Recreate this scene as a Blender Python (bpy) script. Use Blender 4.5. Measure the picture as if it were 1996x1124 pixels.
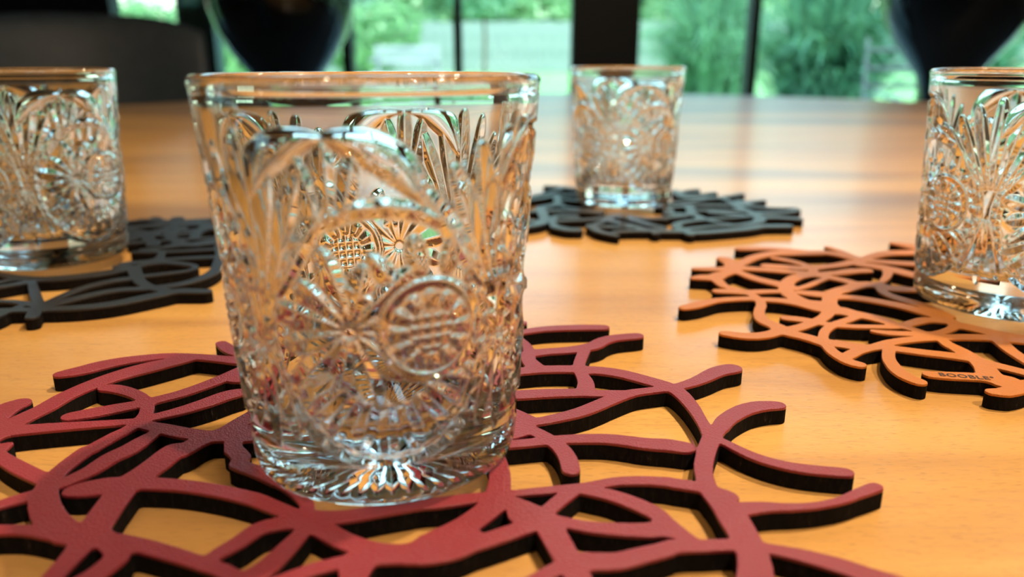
import bpy, bmesh, math, random
import numpy as np
from math import pi, sin, cos, radians
from mathutils import Vector, Matrix
random.seed(7); RNG = np.random.default_rng(11)
for o in list(bpy.data.objects): bpy.data.objects.remove(o)
C = bpy.context.scene.collection
SC = bpy.context.scene

# ------------------------------------------------------------ camera, world, lights, exposure
EYE = .1153
cam = bpy.data.cameras.new('camera'); camo = bpy.data.objects.new('camera', cam); C.objects.link(camo)
camo.location = (0, 0, EYE)
camo.rotation_euler = (Matrix.Rotation(pi/2-.29, 4, 'X') @ Matrix.Rotation(-.0013, 4, 'Z')).to_euler()
cam.sensor_width = 36; cam.lens = 36*1471.5/1996; cam.clip_start = .01; cam.clip_end = 200
cam.dof.use_dof = True; cam.dof.focus_distance = .258; cam.dof.aperture_fstop = 7.6; cam.dof.aperture_blades = 0
SC.camera = camo
SC.view_settings.view_transform = 'Standard'; SC.view_settings.look = 'None'
SC.view_settings.gamma = 1; SC.view_settings.exposure = 0.0
SC.cycles.max_bounces = 24; SC.cycles.transmission_bounces = 24; SC.cycles.glossy_bounces = 8
SC.cycles.diffuse_bounces = 4; SC.cycles.transparent_max_bounces = 16
SC.cycles.sample_clamp_indirect = 30; SC.cycles.blur_glossy = .3
SC.cycles.use_denoising = True

w = bpy.data.worlds.new('sky'); SC.world = w; w.use_nodes = True
nt = w.node_tree; nt.nodes.clear()
sky = nt.nodes.new('ShaderNodeTexSky'); sky.sky_type = 'NISHITA'; sky.sun_disc = False
sky.sun_elevation = radians(48); sky.sun_rotation = radians(150); sky.air_density = 1.4; sky.dust_density = 2.5
bg = nt.nodes.new('ShaderNodeBackground'); bg.inputs['Strength'].default_value = .95
ou = nt.nodes.new('ShaderNodeOutputWorld')
nt.links.new(sky.outputs[0], bg.inputs[0]); nt.links.new(bg.outputs[0], ou.inputs[0])

def light(name, kind, loc, energy, color, size=.1, size_y=None, rot=(0, 0, 0), shape='DISK', **kw):
    l = bpy.data.lights.new(name, kind); o = bpy.data.objects.new(name, l); C.objects.link(o)
    o.location = loc; o.rotation_euler = rot; l.energy = energy; l.color = color
    if kind == 'AREA':
        l.shape = shape; l.size = size
        if size_y: l.size_y = size_y
    for k, v in kw.items():
        try: setattr(l, k, v)
        except Exception: setattr(l.cycles, k, v)
    return o
light('sunlight', 'SUN', (0, 8, 20), 4.6, (1, .96, .88), angle=radians(3), rot=(radians(40), radians(24), 0))
WARM = (1, .80, .55)
for (x, y, e) in ((.62, .55, 31), (-.45, .15, 3.5), (1.6, 1.9, 3), (.75, -.45, 29), (-1.1, -.6, 3), (.35, 1.6, 4)):
    light('downlight_glow', 'AREA', (x, y, 1.68), e, WARM, size=.06)
# daylight guide in the window openings (portals only steer the sampling of the sky)
po = light('window_portal', 'AREA', (0, 4.55, .55), 1, (1, 1, 1), size=9.4, size_y=2.6, rot=(radians(-90), 0, 0), shape='RECTANGLE')
po.data.cycles.is_portal = True

# ------------------------------------------------------------ materials
MATS = {}
def mat(name, col=(.5, .5, .5), rough=.5, metal=0, spec=.5, **kw):
    m = bpy.data.materials.new(name); m.use_nodes = True; MATS[name] = m
    b = m.node_tree.nodes['Principled BSDF']
    b.inputs['Base Color'].default_value = (*col, 1); b.inputs['Roughness'].default_value = rough
    b.inputs['Metallic'].default_value = metal; b.inputs['Specular IOR Level'].default_value = spec
    for k, v in kw.items(): b.inputs[k.replace('_', ' ')].default_value = v
    return m
class NB:
    def __init__(s, m): s.t = m.node_tree; s.b = s.t.nodes['Principled BSDF']
    def n(s, t, **kw):
        x = s.t.nodes.new('ShaderNode'+t)
        for k, v in kw.items():
            if k in x.inputs: x.inputs[k].default_value = v
            else: setattr(x, k, v)
        return x
    def l(s, a, b): s.t.links.new(a, b)
    def coords(s, scale=(1, 1, 1), rot=(0, 0, 0), out='Object'):
        tc = s.n('TexCoord'); mp = s.n('Mapping'); mp.inputs['Scale'].default_value = scale; mp.inputs['Rotation'].default_value = rot
        s.l(tc.outputs[out], mp.inputs[0]); return mp.outputs[0]
    def noise(s, vec, scale, detail=4, rough=.5, dist=0):
        x = s.n('TexNoise', Scale=scale, Detail=detail, Roughness=rough, Distortion=dist); s.l(vec, x.inputs['Vector']); return x.outputs['Fac']
    def ramp(s, fac, stops):
        r = s.n('ValToRGB'); e = r.color_ramp.elements
        while len(e) < len(stops): e.new(.5)
        for i, (p, c) in enumerate(stops):
            e[i].position = p; e[i].color = (*c, 1) if len(c) == 3 else c
        s.l(fac, r.inputs[0]); return r.outputs[0]
    def mix(s, a, b, fac, mode='MIX'):
        x = s.n('Mix', data_type='RGBA', blend_type=mode)
        for i, v in ((6, a), (7, b), (0, fac)):
            if hasattr(v, 'is_linked') or hasattr(v, 'links'): s.l(v, x.inputs[i])
            else: x.inputs[i].default_value = v if i == 0 else (*v, 1)
        return x.outputs[2]
    def bump(s, h, strength, dist, prev=None):
        b = s.n('Bump', Strength=strength, Distance=dist); s.l(h, b.inputs['Height'])
        if prev: s.l(prev, b.inputs['Normal'])
        return b.outputs['Normal']

# honey wood with fine pores, slow darker streaks and a satin lacquer
mw = mat('honey_wood', (.7, .42, .17), .34, spec=.5, Coat_Weight=.35, Coat_Roughness=.20)
q = NB(mw)
ROT = (0, 0, radians(62))
base = q.noise(q.coords((1.2, 9, 1), ROT), 2.2, 5, .55, .6)
col = q.ramp(base, [(.25, (.50, .240, .062)), (.5, (.70, .365, .098)), (.75, (.80, .455, .135))])
fine = q.noise(q.coords((14, 160, 14), ROT), 3.0, 3, .6)
col = q.mix(col, (.40, .21, .08), q.ramp(fine, [(.52, (0, 0, 0)), (.80, (.45, .45, .45))]))
pores = q.noise(q.coords((100, 800, 100), ROT), 2.2, 1, .5)
pf = q.ramp(pores, [(.60, (0, 0, 0)), (.70, (1, 1, 1))])
pm = q.n('Math', operation='MULTIPLY'); q.l(pf, pm.inputs[0]); pm.inputs[1].default_value = .42
col = q.mix(col, (.24, .12, .04), pm.outputs[0])
wave = q.noise(q.coords((.5, 3.0, 1), (0, 0, radians(70))), 1.3, 3, .5, .8)
col = q.mix(col, (.30, .165, .075), q.ramp(wave, [(.47, (0, 0, 0)), (.62, (.75, .75, .75))]))
q.l(col, q.b.inputs['Base Color'])
rip = q.noise(q.coords((60, 130, 60), ROT), 3, 2, .5)
nrm = q.bump(rip, .22, .0004)
nrm = q.bump(pores, .10, .0003, nrm)
q.l(nrm, q.b.inputs['Normal'])

def leather(name, col, rough=.42, spec=.5):
    m = mat(name, col, rough, spec=spec); q = NB(m)
    v = q.coords((1, 1, 1))
    n1 = q.noise(v, 1500, 3, .6); n2 = q.n('TexVoronoi', Scale=1600.0); q.l(v, n2.inputs['Vector'])
    c = q.mix(col, tuple(x*.82 for x in col), q.noise(v, 40, 3, .5)); q.l(c, q.b.inputs['Base Color'])
    nm = q.bump(n2.outputs['Distance'], .6, .0003); nm = q.bump(n1, .5, .0003, nm)
    q.l(nm, q.b.inputs['Normal']); return m
leather('burgundy_leather', (.30, .030, .042), .40)
leather('tan_leather', (.58, .185, .024), .45)
leather('charcoal_leather', (.018, .0165, .018), .40, .55)
leather('black_leather', (.045, .048, .052), .30, 1.0)
mf = mat('black_felt', (.012, .009, .008), .95, spec=.15); q = NB(mf)
v = q.coords((1, 1, .25)); n = q.noise(v, 900, 4, .7)
q.l(q.ramp(n, [(.48, (.0035, .0026, .0026)), (.66, (.011, .008, .007)), (.76, (.07, .055, .042))]), q.b.inputs['Base Color'])
q.l(q.bump(n, .8, .0006), q.b.inputs['Normal'])
mat('ink', (.05, .025, .02), .6)

mg = bpy.data.materials.new('cut_glass'); mg.use_nodes = True; nt = mg.node_tree; nt.nodes.clear()
g = nt.nodes.new('ShaderNodeBsdfGlass'); g.inputs['IOR'].default_value = 1.51; g.inputs['Roughness'].default_value = 0.0
g.inputs['Color'].default_value = (.995, 1, .995, 1)
oo = nt.nodes.new('ShaderNodeOutputMaterial'); nt.links.new(g.outputs[0], oo.inputs[0]); MATS['cut_glass'] = mg
mp_ = bpy.data.materials.new('pane_glass'); mp_.use_nodes = True; nt = mp_.node_tree; nt.nodes.clear()
tr = nt.nodes.new('ShaderNodeBsdfTransparent'); tr.inputs[0].default_value = (.83, .95, .93, 1)
gl = nt.nodes.new('ShaderNodeBsdfGlossy'); gl.inputs['Roughness'].default_value = .02
mx = nt.nodes.new('ShaderNodeMixShader'); mx.inputs[0].default_value = .06
oo = nt.nodes.new('ShaderNodeOutputMaterial')
nt.links.new(tr.outputs[0], mx.inputs[1]); nt.links.new(gl.outputs[0], mx.inputs[2]); nt.links.new(mx.outputs[0], oo.inputs[0]); MATS['pane_glass'] = mp_

def mottled(name, c1, c2, scale, rough=.8, **kw):
    m = mat(name, c1, rough, **kw); q = NB(m)
    q.l(q.ramp(q.noise(q.coords(), scale, 4, .6), [(.35, c1), (.65, c2)]), q.b.inputs['Base Color']); return m
mottled('plaster', (.20, .155, .115), (.23, .18, .135), 3)
mottled('dark_wall', (.05, .045, .042), (.065, .058, .052), 3)
mottled('ceiling_paint', (.34, .26, .19), (.37, .285, .21), 2)
mottled('floor_stone', (.11, .10, .09), (.16, .14, .125), 5, .5)
mat('dark_frame', (.005, .008, .011), .5, spec=.3)
mat('grey_frame', (.05, .10, .10), .5)
mottled('grey_hide', (.030, .046, .066), (.040, .058, .080), 20, .5)
mat('black_metal', (.012, .012, .013), .4)
mat('black_glaze', (.004, .004, .006), .16, spec=.6)
mottled('lawn', (.16, .36, .13), (.26, .50, .20), 6)
mottled('paving', (.30, .42, .39), (.38, .50, .47), 4)
mottled('fence_wood', (.13, .19, .185), (.20, .27, .265), 3)
mottled('bench_wood', (.20, .25, .27), (.27, .32, .34), 6)
mat('outdoor_metal', (.35, .40, .42), .4, metal=.4)
mat('bark', (.09, .06, .04), .9)
def leafmat(name, a, b, sc=1.5, rough=.3):
    m = mat(name, a, rough, spec=.7); q = NB(m)
    q.l(q.ramp(q.noise(q.coords(), sc, 3, .6), [(.3, a), (.7, b)]), q.b.inputs['Base Color'])
    b_ = q.b; b_.inputs['Transmission Weight'].default_value = 0
    # thin leaf: light comes through
    t = q.t; tl = t.nodes.new('ShaderNodeBsdfTranslucent'); tl.inputs[0].default_value = (b[0]*1.2, b[1]*1.25, b[2]*.9, 1)
    ms = t.nodes.new('ShaderNodeMixShader'); ms.inputs[0].default_value = .35
    out = t.nodes['Material Output']; t.links.new(b_.outputs[0], ms.inputs[1]); t.links.new(tl.outputs[0], ms.inputs[2]); t.links.new(ms.outputs[0], out.inputs[0])
    return m
leafmat('leaf_bright', (.08, .24, .11), (.24, .46, .22))
leafmat('leaf_mint', (.07, .22, .14), (.22, .44, .31))
leafmat('leaf_grass', (.035, .16, .10), (.15, .36, .24), 3, .22)
leafmat('leaf_dark', (.02, .08, .04), (.06, .16, .07))

# ------------------------------------------------------------ object helpers
def tag(o, label=None, cat=None, group=None, kind=None):
    if label: o['label'] = label
    if cat: o['category'] = cat
    if group: o['group'] = group
    if kind: o['kind'] = kind
    return o
def obj(name, me, m=None, parent=None, loc=None, rot=None, smooth=False):
    if isinstance(me, bmesh.types.BMesh):
        b = me; me = bpy.data.meshes.new(name); b.to_mesh(me); b.free()
    o = bpy.data.objects.new(name, me); C.objects.link(o)
    if m and not me.materials: me.materials.append(MATS[m])
    if parent: o.parent = parent
    if loc: o.location = loc
    if rot: o.rotation_euler = rot
    if smooth: me.polygons.foreach_set('use_smooth', [True]*len(me.polygons))
    return o
def empty(name, loc=(0, 0, 0), rz=0):
    o = bpy.data.objects.new(name, None); C.objects.link(o); o.location = loc; o.rotation_euler = (0, 0, rz); o.empty_display_size = .05
    return o
def box(bm, x0, x1, y0, y1, z0, z1, bev=0):
    r = bmesh.ops.create_cube(bm, size=1)
    for v in r['verts']:
        v.co = Vector((x0+(v.co.x+.5)*(x1-x0), y0+(v.co.y+.5)*(y1-y0), z0+(v.co.z+.5)*(z1-z0)))
    if bev:
        es = list({e for v in r['verts'] for e in v.link_edges})
        bmesh.ops.bevel(bm, geom=es, offset=bev, segments=3, affect='EDGES', profile=.6)
    return bm
def tube(bm, pts, rad, seg=10):
    pts = [Vector(p) for p in pts]; rings = []
    if not hasattr(rad, '__len__'): rad = [rad]*len(pts)
    for i, p in enumerate(pts):
        t = (pts[min(i+1, len(pts)-1)]-pts[max(i-1, 0)]).normalized()
        a = t.cross(Vector((0, 0, 1)));
        if a.length < 1e-3: a = t.cross(Vector((1, 0, 0)))
        a.normalize(); b = t.cross(a)
        rings.append([bm.verts.new(p+rad[i]*(a*cos(2*pi*k/seg)+b*sin(2*pi*k/seg))) for k in range(seg)])
    for r0, r1 in zip(rings, rings[1:]):
        for k in range(seg): bm.faces.new((r0[k], r0[(k+1) % seg], r1[(k+1) % seg], r1[k]))
    bm.faces.new(rings[0][::-1]); bm.faces.new(rings[-1])
    bmesh.ops.recalc_face_normals(bm, faces=bm.faces)
    return bm
def lathe(prof, seg=64):
    bm = bmesh.new(); rings = []
    for r, z in prof:
        rings.append([bm.verts.new((r*cos(2*pi*k/seg), r*sin(2*pi*k/seg), z)) for k in range(seg)] if r > 1e-6 else [bm.verts.new((0, 0, z))])
    for a, b in zip(rings, rings[1:]):
        for k in range(seg):
            k2 = (k+1) % seg
            if len(a) == 1 and len(b) == 1: continue
            if len(a) == 1: bm.faces.new((a[0], b[k2], b[k]))
            elif len(b) == 1: bm.faces.new((a[k], a[k2], b[0]))
            else: bm.faces.new((a[k], a[k2], b[k2], b[k]))
    bmesh.ops.recalc_face_normals(bm, faces=bm.faces)
    return bm

# ------------------------------------------------------------ room shell
FZ = -.75; CZ = 1.72; WY = 4.5
obj('floor', box(bmesh.new(), -5, 5, -4, WY+.06, FZ-.1, FZ), 'floor_stone')['kind'] = 'structure'
obj('ceiling', box(bmesh.new(), -5, 5, -4, WY+.06, CZ, CZ+.1), 'ceiling_paint')['kind'] = 'structure'
obj('wall_left', box(bmesh.new(), -5.1, -5, -4, WY+.06, FZ, CZ), 'dark_wall')['kind'] = 'structure'
obj('wall_right', box(bmesh.new(), 5, 5.1, -4, WY+.06, FZ, CZ), 'plaster')['kind'] = 'structure'
obj('wall_back', box(bmesh.new(), -5.1, 5.1, -4.1, -4, FZ, CZ), 'plaster')['kind'] = 'structure'
# glazed wall: head, sill rail, posts (px spans of the posts in the picture gave their x positions), panes
tag(obj('trim_1', box(bmesh.new(), -5, 5, WY-.06, WY+.06, CZ-.12, CZ), 'dark_frame'), kind='structure')
tag(obj('trim_2', box(bmesh.new(), -5, 5, WY-.06, WY+.06, FZ, FZ+.08), 'dark_frame'), kind='structure')
posts = [(-5, -4.6, 'dark_frame'), (-3.35, -2.22, 'dark_frame'), (-1.86, -1.66, 'grey_frame'), (-.955, -.90, 'dark_frame'), (-.325, -.28, 'dark_frame'), (.335, .715, 'dark_frame'), (1.335, 1.385, 'dark_frame'), (2.55, 2.66, 'dark_frame'), (4.2, 5, 'dark_frame')]
n = 3
for (a, b, m) in posts:
    tag(obj('trim_%d' % n, box(bmesh.new(), a, b, WY-.06, WY+.06, FZ+.08, CZ-.12, .006), m), kind='structure'); n += 1
for i in range(len(posts)-1):
    bm = box(bmesh.new(), posts[i][1], posts[i+1][0], WY-.012, WY+.012, FZ+.08, CZ-.12)
    tag(obj('window_%d' % (i+1), bm, 'pane_glass'), kind='structure')

tag(obj('trim_12', box(bmesh.new(), -4.6, -1.66, WY-.10, WY-.061, .52, CZ-.12), 'dark_frame'), kind='structure')  # added panel above the view, darkens table reflections of the left bays

# ------------------------------------------------------------ the table
def oval(a, b, cx, cy, n=160, p=2.0):
    return [(cx+a*math.copysign(abs(cos(t))**(2/p), cos(t)), cy+b*math.copysign(abs(sin(t))**(2/p), sin(t))) for t in [2*pi*k/n for k in range(n)]]
TCX, TCY, TA, TB = .1, 1.1, 1.5, 2.05
table = tag(empty('dining_table', (TCX, TCY, FZ)), 'large oval honey-coloured wooden dining table carrying the four glasses', 'table')
bm = bmesh.new(); rings = []
for (s, z) in ((-.035, -.045), (-.012, -.040), (-.002, -.030), (0, -.018), (-.0015, -.008), (-.005, -.003), (-.012, 0)):
    rings.append([bm.verts.new((x, y, z-FZ)) for x, y in oval(TA+s, TB+s, 0, 0, 160, 2.0)])
for a, b in zip(rings, rings[1:]):
    for k in range(160): bm.faces.new((a[k], a[(k+1) % 160], b[(k+1) % 160], b[k]))
bm.faces.new(rings[-1]); bm.faces.new(rings[0][::-1])
obj('tabletop', bm, 'honey_wood', table)
for sx in (-.62, .62):
    for sy in (-1, 1):
        obj('leg', tube(bmesh.new(), [(sx, sy, 0), (sx*.9, sy*.95, .35), (sx*.85, sy*.9, -FZ-.04)], [.035, .045, .06], 12), 'black_metal', table, smooth=True)

# ------------------------------------------------------------ cut-out coasters
STROKES={
'red':'''-1659,2577,61;-1604,2614,111;-1553,2665,91;-1479,2713,73;-1357,2752,46;-1245,2747,45;-1136,2725,59;-1038,2701,66
-1240,2734,49;-1317,2682,117;-1387,2623,108;-1449,2556,87;-1500,2476,68;-1537,2380,75;-1552,2292,75;-1574,2225,69;-1590,2159,78;-1599,2087,91
-1661,2324,79;-1676,2292,108;-1677,2254,98;-1663,2184,84
-1434,2452,53;-1394,2445,59;-1335,2417,58;-1275,2376,39;-1236,2334,39;-1206,2275,44;-1193,2218,48;-1200,2140,39;-1220,2099,42;-1251,2010,61;-1259,2002,50;-1269,1927,58;-1271,1871,46;-1260,1817,53
-1430,2228,62;-1380,2251,86;-1314,2287,71;-1253,2320,55;-1214,2349,47;-1149,2402,55;-1089,2476,61;-1045,2543,59;-1007,2610,68
-991,2562,132;-949,2594,170
-1220,2182,30;-1167,2216,45;-1093,2268,55;-1032,2328,73;-987,2384,84;-955,2407,65
-1591,2098,70;-1561,2125,77;-1484,2144,58;-1374,2163,49;-1261,2181,36;-1203,2188,35;-1150,2162,49;-1101,2144,57;-1006,2109,66;-919,2090,58;-838,2084,58;-780,2086,55
-825,2291,48;-850,2237,43;-871,2179,47;-891,2120,82;-934,2077,66;-958,2041,58;-980,1999,71;-999,2003,94;-1014,1928,82;-1029,1871,83;-1050,1817,83;-1045,1760,75;-1040,1699,77;-1033,1642,79;-1025,1588,87;-1023,1537,52;-1022,1489,47;-1024,1429,49;-1024,1386,47
-830,2130,62;-846,2071,47;-829,2015,49;-823,2004,44;-785,1958,77;-783,1922,23;-737,1894,54;-693,1869,60;-643,1832,49;-602,1799,33;-540,1730,35;-526,1694,37
-1571,2045,22;-1492,1971,44;-1423,1921,54;-1363,1883,51;-1291,1841,49
-1266,1823,54;-1241,1759,73;-1201,1699,76;-1149,1642,72;-1079,1588,75
-1107,2112,37;-1122,2061,62;-1136,2010,76;-1166,1956,66;-1185,1887,47;-1208,1851,53;-1225,1819,42
-1174,1783,56;-1151,1792,89;-1118,1801,85;-1073,1809,79
-1108,1808,79;-1077,1816,66;-1009,1820,60;-899,1809,46;-785,1781,48;-682,1743,57;-626,1711,49;-567,1677,44;-511,1652,40
-514,1660,56;-433,1660,52;-355,1682,50;-293,1701,47;-229,1720,45;-197,1723,50;-131,1738,52;-77,1751,39
-1030,1604,55;-972,1562,50;-921,1513,57;-921,1475,60;-938,1429,58;-967,1395,45
-1343,1701,34;-1329,1719,42;-1302,1740,45;-1273,1759,51
-1277,1601,42;-1255,1606,37;-1191,1604,38;-1115,1583,32;-1056,1561,32
-950,1563,50;-878,1542,46;-805,1515,47;-751,1493,41;-697,1469,42;-655,1451,41;-589,1409,40
-710,1471,31;-685,1515,44;-654,1556,50;-626,1608,44;-585,1630,57;-533,1638,51;-468,1608,65;-412,1566,54;-343,1528,58;-265,1511,60;-206,1519,68;-134,1565,148
-163,1543,120;-195,1550,29;-153,1591,66;-108,1632,80;-57,1701,65;-42,1743,69;-36,1794,66;-34,1860,53;-42,1930,54;-60,2006,51;-86,2069,51
-324,1502,62;-234,1501,45;-205,1504,41;-147,1523,49;-88,1549,51;-27,1582,53;29,1614,49;68,1640,54
-512,1605,37;-522,1563,47;-538,1514,52;-555,1466,60;-579,1430,58;-606,1396,55
-352,1497,42;-406,1473,44;-446,1457,43;-484,1434,37;-531,1402,39
-350,1485,82;-355,1449,71;-350,1405,53
-9,1727,53;20,1698,72;53,1666,78
36,1669,98;84,1639,61;98,1591,69;113,1539,69;126,1491,61;140,1445,54;155,1389,60
-30,1764,22;4,1768,24;73,1779,32;125,1787,36;177,1795,33;213,1804,36;285,1827,37;356,1831,39;418,1825,46;437,1818,45;502,1798,52;532,1779,43
193,1781,39;259,1759,52;320,1716,60;363,1674,52;378,1643,45;401,1598,44;426,1556,42
156,1773,44;119,1726,43;87,1681,40
116,1642,37;178,1618,44;256,1605,45;334,1601,60;362,1607,66;400,1592,53
151,1478,64;181,1481,67;240,1482,55;302,1504,52;360,1525,49;379,1536,50;441,1539,39;502,1542,42;545,1542,42
18,1395,31;61,1425,38;99,1453,38;136,1475,49
-29,2181,41;12,2163,53;60,2126,49;98,2086,50;124,2049,46;147,2006,54;162,1946,55;165,1888,53
-35,2031,43;12,2039,43;97,2056,42;176,2070,51;293,2070,50;405,2040,69;461,2033,77;511,2017,66
612,2084,57;573,1996,56;540,1900,48;529,1831,50;526,1795,47;533,1763,56;549,1703,78;554,1657,80;558,1618,81;560,1576,71;562,1540,65;557,1492,74;543,1432,79;520,1381,81
541,1764,64;566,1754,50;578,1744,37
612,2075,53;632,2117,46;655,2148,55;692,2204,61;766,2271,67;834,2301,76;887,2304,54
608,2075,51;606,2143,26;604,2206,37;599,2301,48;582,2398,59;553,2454,66;486,2511,69;402,2573,65;334,2600,69;282,2609,66;225,2617,56;120,2616,67;23,2596,56;-48,2576,58
822,2622,78;762,2593,89;671,2511,48;590,2458,37;517,2433,41;447,2415,44;399,2395,47;326,2340,71;232,2261,59;145,2213,49;61,2179,38;0,2163,43
17,2388,68;111,2401,68;223,2407,58;311,2399,48;378,2402,42
287,2804,47;265,2716,45;254,2657,39;255,2571,47;264,2500,53;258,2434,66
522,2975,60;427,2950,71;369,2910,54;326,2856,80;230,2814,66;142,2798,38;96,2783,65
21,3005,9;31,2950,31;56,2875,33;67,2803,48;64,2708,49;84,2644,69
20,2756,42;45,2750,82
-28,3000,38;21,3012,36;137,3062,57;277,3080,74;394,3081,56
-29,3119,49;47,3141,41
636,2054,30;679,1990,42;721,1945,38;783,1907,45;847,1887,52;931,1872,46
589,1693,58;644,1702,43;710,1701,27;779,1707,20;855,1730,23;916,1763,36;980,1797,40
591,1532,34;671,1502,51;745,1465,56;800,1426,60;845,1401,62
-1189,2894,46;-1125,2818,58;-1057,2755,37''',
'orange':'''804,3354,53;854,3382,87;906,3418,67;994,3470,48;1135,3494,47;1220,3479,59;1303,3459,62;1374,3410,83;1435,3342,100
1079,3821,59;1091,3697,43;1159,3604,51;1189,3515,45;1181,3407,45;1141,3310,46;1116,3217,48;1119,3150,71;1149,3087,77;1147,3042,72;1179,2999,75;1223,2960,72;1256,2916,67;1275,2886,70
902,3002,56;958,2978,76;1014,2971,68;1078,2989,63;1134,3027,58
1151,3030,66;1222,3064,62;1303,3120,49;1395,3204,53;1458,3296,56;1486,3351,62;1529,3467,76;1576,3558,64;1619,3608,71;1705,3668,83;1803,3730,68;1872,3727,120;1914,3664,90;1998,3646,75;2085,3633,69
1872,3706,35;1852,3584,46;1875,3491,75;1913,3423,95;1947,3331,60;1972,3221,49
2071,4021,54;2028,3926,41;1962,3826,43;1889,3731,25
1952,4187,85;1978,4148,91;2044,4098,110;2108,4017,102;2164,3916,98;2243,3841,108
2011,4224,67;2072,4217,53;2163,4183,101;2293,4148,99;2406,4143,84
1981,4203,43;2047,4257,43;2158,4346,79;2266,4400,102;2447,4427,108;2593,4440,111
2420,4659,57;2460,4623,105;2505,4540,131;2571,4451,96
1959,4567,37;1986,4459,55;1999,4334,64;2019,4241,75
1406,4522,67;1555,4524,67;1659,4494,71;1799,4417,111;1886,4421,95;1946,4364,66;1997,4265,69
1284,4137,61;1333,4195,68;1431,4308,62;1570,4398,92;1685,4410,113;1798,4413,96
1537,4282,50;1596,4234,74;1639,4162,58;1671,4078,56
1442,4107,85;1519,4087,97;1636,4055,86;1730,4081,56;1828,4118,63;1916,4165,79;1980,4191,77
1256,4076,102;1293,4059,76;1397,4030,68;1510,3989,61;1612,3950,84;1673,3936,58;1779,3960,74;1871,3999,85;1947,4009,79
1616,3929,66;1691,3868,69;1742,3812,74;1777,3749,63
1674,4067,45;1657,4009,48;1634,3942,47
1622,3924,68;1565,3905,75;1499,3859,75;1436,3775,64;1387,3669,67;1369,3573,74;1381,3478,83;1407,3416,86;1472,3381,142
1427,3645,37;1525,3720,43;1632,3821,41;1688,3864,25
1437,3589,60;1480,3576,97;1536,3555,92;1568,3543,100
1230,3983,64;1243,3959,51;1290,3851,71;1342,3785,82;1384,3736,88;1407,3695,93
1034,3621,62;1101,3613,79;1166,3598,59;1239,3610,66;1343,3616,47
1237,4273,85;1253,4177,106;1237,4085,79;1219,3997,76
1018,4050,44;1093,4045,80;1174,4041,79;1249,4086,85
966,3862,43;1026,3875,124;1075,3872,122;1122,3922,72;1201,3988,60;1261,4057,61
1228,3202,57;1267,3190,78;1312,3166,65;1365,3125,48;1417,3103,43;1491,3087,43;1569,3084,44;1645,3082,43;1682,3093,44;1721,3111,57;1792,3151,53;1845,3175,63;1899,3161,86;1942,3123,29;1890,3060,40;1801,3002,37;1749,2992,59;1654,2996,53;1582,3009,60;1540,3029,31
1572,3234,43;1486,3170,48;1404,3111,44;1336,3033,40;1296,2954,37;1274,2873,38;1270,2768,57;1288,2687,59;1315,2657,54
1486,3311,115;1521,3304,85;1550,3261,114;1595,3231,80;1647,3163,78;1657,3125,49;1683,3095,55;1708,3065,46;1739,3010,44
1286,2886,79;1305,2887,69;1355,2861,71;1399,2835,84
1303,2739,54;1371,2797,46;1435,2832,56;1467,2845,57;1544,2890,51;1636,2923,52;1743,2943,54;1864,2955,59;1976,2948,63;2059,2928,85;2125,2912,85
1517,2841,47;1490,2790,46;1461,2731,45;1443,2672,47;1431,2589,60;1441,2528,66;1458,2496,56
1513,2833,51;1537,2821,64;1621,2783,62;1696,2755,55;1763,2725,72
1775,2932,41;1769,2873,53;1779,2804,69;1784,2694,74;1769,2617,70;1745,2543,81;1765,2501,124
1533,2562,55;1585,2552,67;1649,2545,64;1709,2533,73;1754,2498,65
1668,2409,48;1707,2406,72;1759,2427,74;1806,2452,55;1874,2503,46
1806,2667,63;1829,2646,57;1889,2580,60;1929,2535,59
1758,2503,61;1778,2483,62;1821,2473,63
2006,2922,62;1980,2803,47;1973,2712,53;1970,2622,57
1938,3099,83;1960,3087,81;1996,3047,88;2043,2995,79;2119,2938,87;2171,2923,87
1568,3506,50;1610,3519,67;1696,3491,71;1823,3384,76;1894,3270,94;1932,3186,70;1943,3130,46
1705,3103,46;1760,3132,48;1844,3176,41''',
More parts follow.
